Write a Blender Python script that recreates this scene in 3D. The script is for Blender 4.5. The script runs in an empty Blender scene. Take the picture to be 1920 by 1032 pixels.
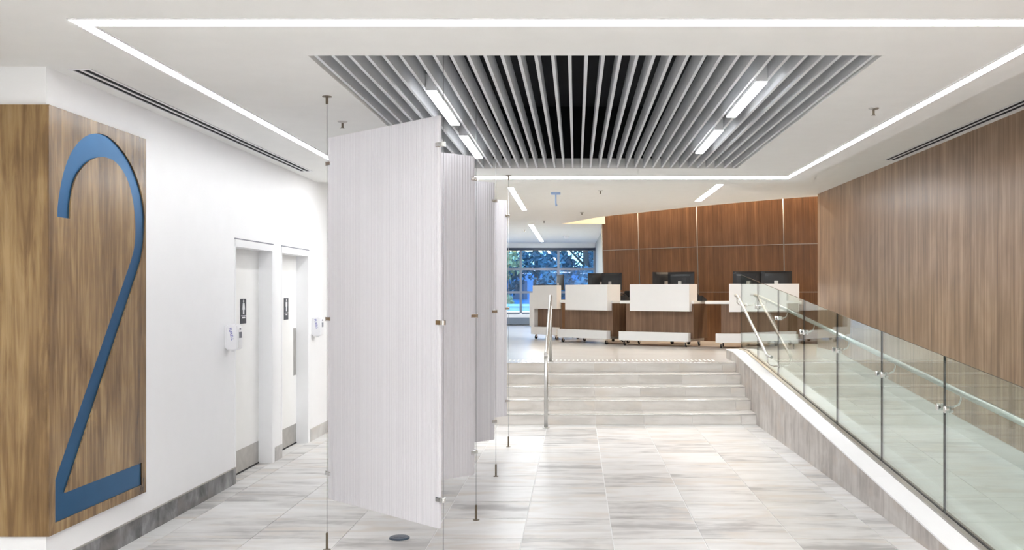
import bpy, bmesh, math, random
from mathutils import Vector, Matrix
random.seed(7)
S = bpy.context.scene
COL = S.collection
R = math.radians

# ------------------------------------------------------------------ camera
cam_d = bpy.data.cameras.new('camera')
cam_d.sensor_fit = 'HORIZONTAL'
cam_d.sensor_width = 36.0
cam_d.lens = 36.0 * 1888.0 / 1920.0
cam_d.shift_x = -120.0 / 1920.0
cam_d.shift_y = 34.0 / 1920.0
cam_d.clip_start = 0.05
cam_d.clip_end = 500
cam = bpy.data.objects.new('camera', cam_d)
COL.objects.link(cam)
cam.location = (0, 0, 1.63)
cam.rotation_euler = (R(90), 0, 0)
S.camera = cam

# ------------------------------------------------------------------ sky
wd = bpy.data.worlds.new('sky')
S.world = wd
wd.use_nodes = True
nt = wd.node_tree
nt.nodes.clear()
w_out = nt.nodes.new('ShaderNodeOutputWorld')
w_bg = nt.nodes.new('ShaderNodeBackground')
w_sky = nt.nodes.new('ShaderNodeTexSky')
w_sky.sky_type = 'NISHITA'
w_sky.sun_disc = False
w_sky.sun_elevation = R(38)
w_sky.sun_rotation = R(200)
w_bg.inputs['Strength'].default_value = 0.30
nt.links.new(w_sky.outputs[0], w_bg.inputs[0])
nt.links.new(w_bg.outputs[0], w_out.inputs[0])

# ------------------------------------------------------------------ exposure
S.view_settings.view_transform = 'Standard'
S.view_settings.look = 'None'
S.view_settings.gamma = 1.0
S.view_settings.use_curve_mapping = False
S.view_settings.exposure = 1.2
LED = 11.0          # radiance of the lobby LED lines
LED_UP = 26.0        # radiance of the upper room LED lines
LED_FILL = 29.0    # radiance of the fill panels added over the entry behind the camera
COVE = 19.0         # radiance of the cove strip above the walnut feature wall


# ------------------------------------------------------------------ materials
def new_mat(name):
    m = bpy.data.materials.new(name)
    m.use_nodes = True
    t = m.node_tree
    return m, t, t.nodes['Principled BSDF']


def N(t, kind, **kw):
    n = t.nodes.new(kind)
    for k, v in kw.items():
        if k.startswith('i_'):
            n.inputs[k[2:].replace('_', ' ')].default_value = v
        else:
            setattr(n, k, v)
    return n


def ramp(t, stops):
    r = t.nodes.new('ShaderNodeValToRGB')
    e = r.color_ramp.elements
    while len(e) < len(stops):
        e.new(0.5)
    for el, (p, c) in zip(e, stops):
        el.position = p
        el.color = (c[0], c[1], c[2], 1)
    return r


def plain(name, col, rough=0.5, metal=0.0, var=0.03, scale=6.0, bump=0.0, coat=0.0):
    m, t, b = new_mat(name)
    tc = N(t, 'ShaderNodeTexCoord')
    no = N(t, 'ShaderNodeTexNoise')
    no.inputs['Scale'].default_value = scale
    no.inputs['Detail'].default_value = 4
    t.links.new(tc.outputs['Object'], no.inputs['Vector'])
    lo = tuple(max(0, c * (1 - var)) for c in col)
    hi = tuple(min(1, c * (1 + var)) for c in col)
    r = ramp(t, [(0.3, lo), (0.7, hi)])
    t.links.new(no.outputs['Fac'], r.inputs[0])
    t.links.new(r.outputs[0], b.inputs['Base Color'])
    b.inputs['Roughness'].default_value = rough
    b.inputs['Metallic'].default_value = metal
    if coat:
        b.inputs['Coat Weight'].default_value = coat
    if bump:
        bp = N(t, 'ShaderNodeBump')
        bp.inputs['Strength'].default_value = bump
        n2 = N(t, 'ShaderNodeTexNoise')
        n2.inputs['Scale'].default_value = 180
        t.links.new(tc.outputs['Object'], n2.inputs['Vector'])
        t.links.new(n2.outputs['Fac'], bp.inputs['Height'])
        t.links.new(bp.outputs[0], b.inputs['Normal'])
    return m


def emit(name, col, strength):
    m = bpy.data.materials.new(name)
    m.use_nodes = True
    t = m.node_tree
    t.nodes.clear()
    o = N(t, 'ShaderNodeOutputMaterial')
    e = N(t, 'ShaderNodeEmission')
    e.inputs[0].default_value = (*col, 1)
    e.inputs[1].default_value = strength
    t.links.new(e.outputs[0], o.inputs[0])
    return m


def wood(name, dark, mid, light, rough=0.4, fine=1.0, seed=0.0, zf=1.0, lo=0.36, hi=0.64, dist=0.6):
    """walnut laminate, grain running up the z axis, slim planks of differing tone"""
    m, t, b = new_mat(name)
    tc = N(t, 'ShaderNodeTexCoord')
    sp = N(t, 'ShaderNodeSeparateXYZ')
    t.links.new(tc.outputs['Object'], sp.inputs[0])
    h = N(t, 'ShaderNodeMath', operation='SUBTRACT')
    t.links.new(sp.outputs[0], h.inputs[0])
    t.links.new(sp.outputs[1], h.inputs[1])

    def layer(sh, sz, off, detail, rough_=0.55, dist=0.0):
        a = N(t, 'ShaderNodeMath', operation='MULTIPLY')
        a.inputs[1].default_value = sh
        t.links.new(h.outputs[0], a.inputs[0])
        c = N(t, 'ShaderNodeMath', operation='MULTIPLY')
        c.inputs[1].default_value = sz
        t.links.new(sp.outputs[2], c.inputs[0])
        v = N(t, 'ShaderNodeCombineXYZ')
        t.links.new(a.outputs[0], v.inputs[0])
        t.links.new(c.outputs[0], v.inputs[1])
        v.inputs[2].default_value = off + seed
        n = N(t, 'ShaderNodeTexNoise')
        n.inputs['Scale'].default_value = 1
        n.inputs['Detail'].default_value = detail
        n.inputs['Roughness'].default_value = rough_
        n.inputs['Distortion'].default_value = dist
        t.links.new(v.outputs[0], n.inputs['Vector'])
        return n.outputs['Fac']
    wide = layer(9 * fine, 0.25 * zf, 1.3, 2, 0.55, dist * 0.5)
    mid_l = layer(38 * fine, 0.8 * zf, 5.1, 5, 0.6, dist)
    fine_l = layer(160 * fine, 2.2, 9.7, 3)
    cloud = layer(3.0, 1.6, 3.3, 3, 0.5, 0.8)

    def mix(a, b_, f):
        x = N(t, 'ShaderNodeMix', data_type='FLOAT')
        x.inputs[0].default_value = f
        t.links.new(a, x.inputs[2])
        t.links.new(b_, x.inputs[3])
        return x.outputs[0]
    f = mix(mix(wide, mid_l, 0.55), mix(fine_l, cloud, 0.45), 0.36)
    r = ramp(t, [(lo, dark), (0.5, mid), (hi, light)])
    t.links.new(f, r.inputs[0])
    t.links.new(r.outputs[0], b.inputs['Base Color'])
    b.inputs['Roughness'].default_value = rough
    bp = N(t, 'ShaderNodeBump')
    bp.inputs['Strength'].default_value = 0.06
    bp.inputs['Distance'].default_value = 0.004
    t.links.new(fine_l, bp.inputs['Height'])
    t.links.new(bp.outputs[0], b.inputs['Normal'])
    return m


def tile(name, dark, mid, light, warm, sx=1.3, sy=7.0, rough=0.38, axes=(0, 1), tone=0.18):
    """stone look porcelain with long streaks; every tile draws its own tone and pattern"""
    m, t, b = new_mat(name)
    tc = N(t, 'ShaderNodeTexCoord')
    oi = N(t, 'ShaderNodeObjectInfo')
    sp = N(t, 'ShaderNodeSeparateXYZ')
    t.links.new(tc.outputs['Object'], sp.inputs[0])
    rr = N(t, 'ShaderNodeMath', operation='MULTIPLY')
    rr.inputs[1].default_value = 57.0
    t.links.new(oi.outputs['Random'], rr.inputs[0])

    def layer(a_, b_, off, detail, ro=0.6):
        a = N(t, 'ShaderNodeMath', operation='MULTIPLY')
        a.inputs[1].default_value = a_
        t.links.new(sp.outputs[axes[0]], a.inputs[0])
        c = N(t, 'ShaderNodeMath', operation='MULTIPLY')
        c.inputs[1].default_value = b_
        t.links.new(sp.outputs[axes[1]], c.inputs[0])
        d = N(t, 'ShaderNodeMath', operation='ADD')
        d.inputs[1].default_value = off
        t.links.new(rr.outputs[0], d.inputs[0])
        v = N(t, 'ShaderNodeCombineXYZ')
        t.links.new(a.outputs[0], v.inputs[0])
        t.links.new(c.outputs[0], v.inputs[1])
        t.links.new(d.outputs[0], v.inputs[2])
        n = N(t, 'ShaderNodeTexNoise')
        n.inputs['Scale'].default_value = 1
        n.inputs['Detail'].default_value = detail
        n.inputs['Roughness'].default_value = ro
        n.inputs['Distortion'].default_value = 0.5
        t.links.new(v.outputs[0], n.inputs['Vector'])
        return n.outputs['Fac']
    streak = layer(sx, sy, 0, 5, 0.62)
    blot = layer(2.2, 3.2, 11, 3)
    warmf = layer(1.6, 4.5, 23, 2)
    mx = N(t, 'ShaderNodeMix', data_type='FLOAT')
    mx.inputs[0].default_value = 0.38
    t.links.new(streak, mx.inputs[2])
    t.links.new(blot, mx.inputs[3])
    add = N(t, 'ShaderNodeMath', operation='MULTIPLY_ADD')
    add.inputs[1].default_value = tone
    t.links.new(oi.outputs['Random'], add.inputs[0])
    t.links.new(mx.outputs[0], add.inputs[2])
    r = ramp(t, [(0.42, dark), (0.54, mid), (0.68, light)])
    t.links.new(add.outputs[0], r.inputs[0])
    wr = ramp(t, [(0.52, (0, 0, 0)), (0.7, (0.75, 0.75, 0.75))])
    t.links.new(warmf, wr.inputs[0])
    cm = N(t, 'ShaderNodeMix', data_type='RGBA')
    t.links.new(wr.outputs[0], cm.inputs[0])
    t.links.new(r.outputs[0], cm.inputs[6])
    cm.inputs[7].default_value = (*warm, 1)
    t.links.new(cm.outputs[2], b.inputs['Base Color'])
    b.inputs['Roughness'].default_value = rough
    return m


def clear_glass(name, tint, refl=1.0, rough=0.0):
    m = bpy.data.materials.new(name)
    m.use_nodes = True
    t = m.node_tree
    t.nodes.clear()
    o = N(t, 'ShaderNodeOutputMaterial')
    tr = N(t, 'ShaderNodeBsdfTransparent')
    tr.inputs[0].default_value = (*tint, 1)
    gl = N(t, 'ShaderNodeBsdfGlossy')
    gl.inputs['Color'].default_value = (1, 1, 1, 1)
    gl.inputs['Roughness'].default_value = rough
    lw = N(t, 'ShaderNodeLayerWeight')
    lw.inputs[0].default_value = 0.5
    pw = N(t, 'ShaderNodeMath', operation='POWER')
    pw.inputs[1].default_value = 5.0
    t.links.new(lw.outputs['Facing'], pw.inputs[0])
    ma = N(t, 'ShaderNodeMath', operation='MULTIPLY_ADD')
    ma.inputs[1].default_value = 0.96 * refl
    ma.inputs[2].default_value = 0.04
    t.links.new(pw.outputs[0], ma.inputs[0])
    mx = N(t, 'ShaderNodeMixShader')
    t.links.new(ma.outputs[0], mx.inputs[0])
    t.links.new(tr.outputs[0], mx.inputs[1])
    t.links.new(gl.outputs[0], mx.inputs[2])
    t.links.new(mx.outputs[0], o.inputs[0])
    return m


def screen_mat(name):
    """fluted twin wall sheet: milky, lets light through, thin stripes of differing density"""
    m = bpy.data.materials.new(name)
    m.use_nodes = True
    t = m.node_tree
    t.nodes.clear()
    o = N(t, 'ShaderNodeOutputMaterial')
    tc = N(t, 'ShaderNodeTexCoord')
    sp = N(t, 'ShaderNodeSeparateXYZ')
    t.links.new(tc.outputs['Object'], sp.inputs[0])
    oi = N(t, 'ShaderNodeObjectInfo')
    c = N(t, 'ShaderNodeMath', operation='MULTIPLY')
    c.inputs[1].default_value = 75
    t.links.new(sp.outputs[0], c.inputs[0])
    v = N(t, 'ShaderNodeCombineXYZ')
    t.links.new(c.outputs[0], v.inputs[0])
    t.links.new(oi.outputs['Random'], v.inputs[2])
    n = N(t, 'ShaderNodeTexNoise')
    n.inputs['Scale'].default_value = 1
    n.inputs['Detail'].default_value = 3
    t.links.new(v.outputs[0], n.inputs['Vector'])
    r = ramp(t, [(0.3, (0.78, 0.765, 0.80)), (0.55, (0.86, 0.85, 0.875)), (0.75, (0.93, 0.925, 0.94))])
    t.links.new(n.outputs['Fac'], r.inputs[0])
    d = N(t, 'ShaderNodeBsdfDiffuse')
    tl = N(t, 'ShaderNodeBsdfTranslucent')
    g = N(t, 'ShaderNodeBsdfGlossy')
    g.inputs['Roughness'].default_value = 0.35
    t.links.new(r.outputs[0], d.inputs[0])
    t.links.new(r.outputs[0], tl.inputs[0])
    m1 = N(t, 'ShaderNodeMixShader')
    m1.inputs[0].default_value = 0.34
    t.links.new(d.outputs[0], m1.inputs[1])
    t.links.new(tl.outputs[0], m1.inputs[2])
    m2 = N(t, 'ShaderNodeMixShader')
    m2.inputs[0].default_value = 0.05
    t.links.new(m1.outputs[0], m2.inputs[1])
    t.links.new(g.outputs[0], m2.inputs[2])
    t.links.new(m2.outputs[0], o.inputs[0])
    return m


M = {}
M['white'] = plain('wall paint white', (0.92, 0.925, 0.93), 0.6, var=0.008, bump=0.02)
M['ceil'] = plain('ceiling paint', (0.88, 0.88, 0.86), 0.75, var=0.012)
M['door'] = plain('door paint', (0.88, 0.88, 0.86), 0.4, var=0.012)
M['frame'] = plain('door frame paint', (0.91, 0.915, 0.925), 0.35, var=0.01)
M['desk_white'] = plain('white solid surface', (0.86, 0.86, 0.86), 0.35, var=0.01)
M['black'] = plain('black plenum', (0.006, 0.007, 0.011), 0.9, var=0.3, scale=2)
M['plastic_black'] = plain('black plastic', (0.012, 0.014, 0.018), 0.35, var=0.2)
M['rubber'] = plain('black rubber', (0.015, 0.015, 0.016), 0.7, var=0.2)
M['fabric'] = plain('black fabric', (0.014, 0.016, 0.02), 0.9, var=0.3, scale=60)
M['slat'] = plain('slat grey paint', (0.70, 0.72, 0.745), 0.55, var=0.03)
M['chrome'] = plain('polished steel', (0.75, 0.75, 0.74), 0.16, 1.0, var=0.03)
M['steel'] = plain('brushed steel', (0.56, 0.555, 0.54), 0.34, 1.0, var=0.06, scale=30)
M['kick'] = plain('brushed kick plate', (0.50, 0.49, 0.47), 0.5, 0.85, var=0.08, scale=12)
M['anchor'] = plain('bronze steel', (0.20, 0.17, 0.13), 0.3, 1.0, var=0.15)
M['alu'] = plain('aluminium trim', (0.42, 0.40, 0.37), 0.38, 1.0, var=0.05)
M['navy'] = plain('navy lacquer', (0.020, 0.118, 0.27), 0.34, 0.9, var=0.05)
M['ink'] = plain('blue print', (0.04, 0.05, 0.42), 0.5)
M['white_plastic'] = plain('white plastic', (0.86, 0.86, 0.88), 0.3, var=0.01)
M['sign'] = plain('sign charcoal', (0.03, 0.036, 0.05), 0.4, var=0.08)
M['grey_plastic'] = plain('grey plastic', (0.17, 0.18, 0.22), 0.4)
M['window_frame'] = plain('window frame grey', (0.22, 0.25, 0.30), 0.4, 0.3, var=0.05)
M['window_head'] = plain('window head dark', (0.05, 0.065, 0.10), 0.45, 0.2, var=0.05)
M['radiator'] = plain('radiator grey', (0.20, 0.24, 0.29), 0.45)
M['cream'] = plain('cream paint', (0.80, 0.72, 0.58), 0.7, var=0.01)
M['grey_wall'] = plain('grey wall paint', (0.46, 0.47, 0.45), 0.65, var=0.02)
M['grout'] = plain('white grout', (0.86, 0.86, 0.855), 0.7, var=0.02)
M['tactile'] = plain('tactile white', (0.80, 0.80, 0.78), 0.5)
M['upper_floor'] = plain('pale porcelain', (0.66, 0.635, 0.60), 0.22, var=0.04, scale=2)
M['pale_blue'] = plain('pale blue plastic', (0.42, 0.58, 0.85), 0.4)
M['outlet'] = plain('blue grey cover', (0.07, 0.10, 0.14), 0.3, 0.4)
M['floor_tile'] = tile('grey stone tile', (0.36, 0.35, 0.345), (0.605, 0.595, 0.58), (0.72, 0.715, 0.705), (0.60, 0.545, 0.485))
M['riser_tile'] = tile('beige stone tile', (0.58, 0.55, 0.51), (0.68, 0.65, 0.61), (0.75, 0.725, 0.69), (0.67, 0.61, 0.54), axes=(0, 2), tone=0.05)
M['curb_tile'] = tile('taupe stone tile', (0.33, 0.295, 0.27), (0.48, 0.44, 0.41), (0.62, 0.585, 0.55), (0.50, 0.42, 0.355), sx=9.0, sy=1.4, axes=(1, 2), tone=0.08)
M['base_tile'] = tile('slate tile', (0.045, 0.045, 0.047), (0.17, 0.17, 0.175), (0.40, 0.40, 0.41), (0.20, 0.18, 0.17), sx=5.0, sy=3.0, axes=(1, 2), tone=0.05)
M['base_tile_pale'] = tile('pale skirting tile', (0.42, 0.41, 0.40), (0.58, 0.57, 0.55), (0.68, 0.67, 0.65), (0.55, 0.50, 0.45), sx=5.0, sy=3.0, axes=(1, 2), tone=0.05)
M['ramp_tile'] = tile('ramp stone tile', (0.62, 0.62, 0.61), (0.76, 0.755, 0.745), (0.84, 0.835, 0.825), (0.74, 0.70, 0.65), rough=0.35)
M['wood_left'] = wood('walnut laminate', (0.072, 0.036, 0.011), (0.215, 0.127, 0.050), (0.42, 0.28, 0.125), 0.27, 0.38, 0.0, 1.6, 0.38, 0.63, 1.3)
M['wood_right'] = wood('walnut laminate fine', (0.15, 0.085, 0.046), (0.285, 0.172, 0.10), (0.44, 0.295, 0.19), 0.33, 1.0, 4.0, 1.0, 0.40, 0.60, 0.8)  # same walnut, lightened to put the wall's sheen into the colour
M['wood_back'] = wood('walnut laminate warm', (0.085, 0.037, 0.016), (0.165, 0.075, 0.032), (0.27, 0.135, 0.062), 0.4, 1.0, 8.0)  # same walnut, darker and warmer: its cove-lit look put into the colour
M['wood_desk'] = wood('walnut laminate desk', (0.085, 0.045, 0.025), (0.175, 0.098, 0.056), (0.29, 0.18, 0.11), 0.4, 1.3, 12.0)
M['glass'] = clear_glass('guard glass', (0.90, 0.96, 0.935))
M['glass_edge'] = plain('dark glass edge', (0.003, 0.010, 0.011), 0.6)
M['glass_top'] = plain('green glass edge', (0.03, 0.075, 0.07), 0.15)
M['window_glass'] = clear_glass('window glass', (0.48, 0.74, 1.0))  # blue tint carries the cool daylight cast in the glass colour
M['screen'] = screen_mat('fluted sheet')
M['led'] = emit('LED line', (0.985, 0.99, 1.0), LED)
M['led_up'] = emit('LED line upper', (0.95, 0.98, 1.0), LED_UP)
M['led_entry'] = emit('LED panel entry', (0.985, 0.99, 1.0), LED_FILL)
M['led_cove'] = emit('LED cove', (1.0, 0.80, 0.58), COVE)
M['cable'] = plain('cable steel', (0.30, 0.30, 0.31), 0.3, 0.9)
M['leaf_dark'] = plain('leaf dark', (0.05, 0.13, 0.15), 0.6, var=0.5, scale=1.2)  # bluish daylight haze mixed into the leaf colour
M['leaf_blue'] = plain('leaf mid', (0.13, 0.25, 0.29), 0.6, var=0.5, scale=1.2)  # paler and bluer: outdoor haze is part of this colour
M['leaf_yellow'] = plain('leaf autumn', (0.62, 0.50, 0.20), 0.6, var=0.4, scale=1.2)
M['bark'] = plain('bark', (0.08, 0.065, 0.05), 0.9, var=0.3)
M['blue_clad'] = plain('blue cladding', (0.06, 0.22, 0.42), 0.4, var=0.1)
M['asphalt'] = plain('asphalt', (0.16, 0.17, 0.18), 0.9, var=0.1)
M['outer_white'] = plain('white parapet', (0.8, 0.82, 0.85), 0.6)

# ------------------------------------------------------------------ helpers
CACHE = {}


def tag(o, label=None, cat=None, group=None, kind=None):
    if label:
        o['label'] = label
    if cat:
        o['category'] = cat
    if group:
        o['group'] = group
    if kind:
        o['kind'] = kind
    return o


def wloc(o):
    v = Vector((0, 0, 0))
    while o is not None:
        v += o.location
        o = o.parent
    return v


def link(name, me, loc=(0, 0, 0), parent=None, local=False, rot=None):
    o = bpy.data.objects.new(name, me)
    COL.objects.link(o)
    v = Vector(loc)
    if parent is not None:
        o.parent = parent
        if not local:
            v = v - wloc(parent)
    o.location = v
    if rot:
        o.rotation_euler = rot
    return o


def empty(name, loc, rz=0.0):
    o = bpy.data.objects.new(name, None)
    o.empty_display_size = 0.1
    COL.objects.link(o)
    o.location = loc
    o.rotation_euler = (0, 0, rz)
    return o


def mesh_from(name, verts, faces, mats, mi=None, smooth=False):
    me = bpy.data.meshes.new(name)
    me.from_pydata([tuple(v) for v in verts], [], faces)
    if not isinstance(mats, (list, tuple)):
        mats = [mats]
    for m in mats:
        me.materials.append(m)
    if mi:
        for p, i in zip(me.polygons, mi):
            p.material_index = i
    if smooth:
        for p in me.polygons:
            p.use_smooth = True
    bm = bmesh.new()
    bm.from_mesh(me)
    bmesh.ops.recalc_face_normals(bm, faces=bm.faces)
    bm.to_mesh(me)
    bm.free()
    me.update()
    return me


BF = [(0, 3, 2, 1), (4, 5, 6, 7), (0, 1, 5, 4), (1, 2, 6, 5), (2, 3, 7, 6), (3, 0, 4, 7)]


def boxmesh(sx, sy, sz, mat, bevel=0.0):
    key = ('box', round(sx, 4), round(sy, 4), round(sz, 4), mat, bevel)
    if key in CACHE:
        return CACHE[key]
    a, b, c = sx / 2, sy / 2, sz / 2
    v = [(-a, -b, -c), (a, -b, -c), (a, b, -c), (-a, b, -c), (-a, -b, c), (a, -b, c), (a, b, c), (-a, b, c)]
    me = mesh_from('box', v, BF, M[mat])
    if bevel:
        bm = bmesh.new()
        bm.from_mesh(me)
        bmesh.ops.bevel(bm, geom=list(bm.edges), offset=bevel, segments=2, affect='EDGES', profile=0.6)
        bm.to_mesh(me)
        bm.free()
    CACHE[key] = me
    return me


def box(name, x0, x1, y0, y1, z0, z1, mat, parent=None, bevel=0.0, local=False):
    me = boxmesh(x1 - x0, y1 - y0, z1 - z0, mat, bevel)
    return link(name, me, ((x0 + x1) / 2, (y0 + y1) / 2, (z0 + z1) / 2), parent, local)


def boxes_mesh(name, lst, mat):
    """several boxes in one mesh (pieces of one and the same slab)"""
    vs, fs = [], []
    for (x0, x1, y0, y1, z0, z1) in lst:
        k = len(vs)
        vs += [(x0, y0, z0), (x1, y0, z0), (x1, y1, z0), (x0, y1, z0), (x0, y0, z1), (x1, y0, z1), (x1, y1, z1), (x0, y1, z1)]
        fs += [tuple(i + k for i in f) for f in BF]
    return mesh_from(name, vs, fs, M[mat])


def tube_data(path, r, seg=12):
    pts = [Vector(p) for p in path]
    n = len(pts)
    vs, fs = [], []
    prev = None
    for i, p in enumerate(pts):
        if i == 0:
            d = (pts[1] - p).normalized()
        elif i == n - 1:
            d = (p - pts[i - 1]).normalized()
        else:
            d = ((p - pts[i - 1]).normalized() + (pts[i + 1] - p).normalized()).normalized()
        if prev is None:
            up = Vector((0, 0, 1)) if abs(d.z) < 0.9 else Vector((1, 0, 0))
            a = d.cross(up).normalized()
        else:
            a = (prev - d * prev.dot(d)).normalized()
        prev = a
        b = d.cross(a)
        rr = r[i] if isinstance(r, (list, tuple)) else r
        for k in range(seg):
            t = 2 * math.pi * k / seg
            vs.append(p + a * (math.cos(t) * rr) + b * (math.sin(t) * rr))
    for i in range(n - 1):
        for k in range(seg):
            k2 = (k + 1) % seg
            fs.append((i * seg + k, i * seg + k2, (i + 1) * seg + k2, (i + 1) * seg + k))
    fs.append(tuple(range(seg - 1, -1, -1)))
    fs.append(tuple((n - 1) * seg + k for k in range(seg)))
    return vs, fs


def tube(name, path, r, mat, parent=None, seg=12, local=False):
    o = Vector(path[0])
    vs, fs = tube_data([Vector(p) - o for p in path], r, seg)
    me = mesh_from(name, vs, fs, M[mat], smooth=True)
    for p in me.polygons:
        if len(p.vertices) > 4:
            p.use_smooth = False
    return link(name, me, o, parent, local)


def lathe(name, prof, mat, loc, parent=None, seg=20, local=False, rot=None):
    """prof: list of (radius, z)"""
    key = ('lathe', tuple(prof), mat, seg)
    if key not in CACHE:
        vs, fs = [], []
        for (r, z) in prof:
            for k in range(seg):
                t = 2 * math.pi * k / seg
                vs.append((r * math.cos(t), r * math.sin(t), z))
        n = len(prof)
        for i in range(n - 1):
            for k in range(seg):
                k2 = (k + 1) % seg
                fs.append((i * seg + k, i * seg + k2, (i + 1) * seg + k2, (i + 1) * seg + k))
        fs.append(tuple(range(seg - 1, -1, -1)))
        fs.append(tuple((n - 1) * seg + k for k in range(seg)))
        CACHE[key] = mesh_from(name, vs, fs, M[mat], smooth=False)
    return link(name, CACHE[key], loc, parent, local, rot)


def prism(name, poly, z0, z1, mat, parent=None, local=False, loc=None):
    """poly: list of (x, y) extruded in z"""
    n = len(poly)
    vs = [(x, y, z0) for x, y in poly] + [(x, y, z1) for x, y in poly]
    fs = [tuple(range(n - 1, -1, -1)), tuple(range(n, 2 * n))]
    for i in range(n):
        j = (i + 1) % n
        fs.append((i, j, n + j, n + i))
    bm = bmesh.new()
    bv = [bm.verts.new(v) for v in vs]
    for f in fs:
        bm.faces.new([bv[i] for i in f])
    bmesh.ops.triangulate(bm, faces=[f for f in bm.faces if len(f.verts) > 4])
    bmesh.ops.recalc_face_normals(bm, faces=bm.faces)
    me = bpy.data.meshes.new(name)
    bm.to_mesh(me)
    bm.free()
    me.materials.append(M[mat])
    return link(name, me, loc or (0, 0, 0), parent, local)


def sheet_x(name, outlines, x0, x1, mat, parent=None):
    """flat outlines [(y, z), ...] (later ones are holes) filled and extruded from x0 to x1"""
    cu = bpy.data.curves.new(name, 'CURVE')
    cu.dimensions = '2D'
    cu.fill_mode = 'BOTH'
    cu.extrude = abs(x1 - x0) / 2
    for ol in outlines:
        sp = cu.splines.new('POLY')
        sp.points.add(len(ol) - 1)
        for p, (y, z) in zip(sp.points, ol):
            p.co = (y, z, 0, 1)
        sp.use_cyclic_u = True
    tmp = bpy.data.objects.new('tmp', cu)
    COL.objects.link(tmp)
    dg = bpy.context.evaluated_depsgraph_get()
    me = bpy.data.meshes.new_from_object(tmp.evaluated_get(dg))
    bpy.data.objects.remove(tmp)
    bpy.data.curves.remove(cu)
    xm = (x0 + x1) / 2
    for v in me.vertices:
        y, z, d = v.co
        v.co = (xm + d, y, z)
    bm = bmesh.new()
    bm.from_mesh(me)
    bmesh.ops.remove_doubles(bm, verts=bm.verts, dist=1e-5)
    bmesh.ops.recalc_face_normals(bm, faces=bm.faces)
    bm.to_mesh(me)
    bm.free()
    me.materials.clear()
    me.materials.append(M[mat])
    for p in me.polygons:
        p.use_smooth = False
        p.material_index = 0
    return link(name, me, (0, 0, 0), parent)


def catmull(pts, n=6):
    out = []
    for i in range(len(pts) - 1):
        p0 = pts[max(i - 1, 0)]
        p1, p2 = pts[i], pts[i + 1]
        p3 = pts[min(i + 2, len(pts) - 1)]
        for k in range(n):
            t = k / n
            out.append(tuple(0.5 * (2 * b + (c - a) * t + (2 * a - 5 * b + 4 * c - d) * t * t + (3 * b - a - 3 * c + d) * t ** 3)
                             for a, b, c, d in zip(p0, p1, p2, p3)))
    out.append(tuple(pts[-1]))
    return out


def struct(o, label=None):
    o['kind'] = 'structure'
    if label:
        o['label'] = label
    return o


# ------------------------------------------------------------------ key dimensions (metres)
XL, XR = -2.92, 3.707          # side walls
ZC, ZU = 2.88, 3.15            # lobby ceiling, upper ceiling
ZP = 0.6575                    # raised floor
RIS, TRD, YS = 0.1315, 0.4025, 12.47
YT = YS + 4 * TRD              # edge of the raised floor
SL = 0.0837                    # ramp gradient
XC = 2.235                     # outer face of the ramp kerb
XG = 2.45                      # glass guard plane
YW = 30.5                      # window wall
YB = -4.0                      # entry wall behind the camera
XE = -6.0                      # entry side wall


def ramp_z(y):
    return min(max(-0.53 + SL * y, 0.0), ZP)


def curb_z(y):
    return min(-0.40 + SL * y, 0.80)


# ================================================================== SETTING
# ---- floors
fl = struct(link('floor', boxes_mesh('floor', [(XE, XR + 0.02, YB, 12.6, -0.2, -0.004)], 'grout')),
            'grey stone tiled lobby floor with white joints')
xs = [0.244 + 0.6 * k for k in range(-6, 4)]
xs = [XL] + [x for x in xs if XL + 0.02 < x < XC - 0.02] + [XC]
y_lines = [9.08 + 0.6 * k for k in range(-7, 6)] + [YS]
G = 0.0035
for i in range(len(xs) - 1):
    for j in range(len(y_lines) - 1):
        box('tile', xs[i] + (G if i else 0), xs[i + 1] - (G if i < len(xs) - 2 else 0), y_lines[j] + G, y_lines[j + 1] - G,
            -0.012, 0.0, 'floor_tile', fl)
rest = []
x = 0.244 - 0.6 * 10
while x < XR:
    y = 9.08 - 0.6 * 21
    while y < 9.08 - 0.6 * 7 - 0.1:
        rest.append((max(x, XE) + G, min(x + 0.6, XR) - G, y + G, y + 0.6 - G, -0.012, 0.0))
        y += 0.6
    x += 0.6
nt_ = link('tile_field', boxes_mesh('tile_field', rest, 'floor_tile'), parent=fl)
nt_['kind'] = 'stuff'
fr = [(XG + 0.03 + G, XR - G, y0 + G, y0 + 0.6 - G, -0.012, 0.0) for y0 in (4.88, 5.48)]
nt2 = link('tile_field', boxes_mesh('tile_field', fr, 'floor_tile'), parent=fl)
nt2['kind'] = 'stuff'

up = struct(link('floor_upper', boxes_mesh('floor_upper', [(-3.0, XC, YT + 0.021, YT + 0.1, ZP - 0.25, ZP), (-3.0, 7.6, YT + 0.1, YW + 0.1, ZP - 0.25, ZP)], 'upper_floor')),
            'pale raised floor behind the steps')

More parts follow.
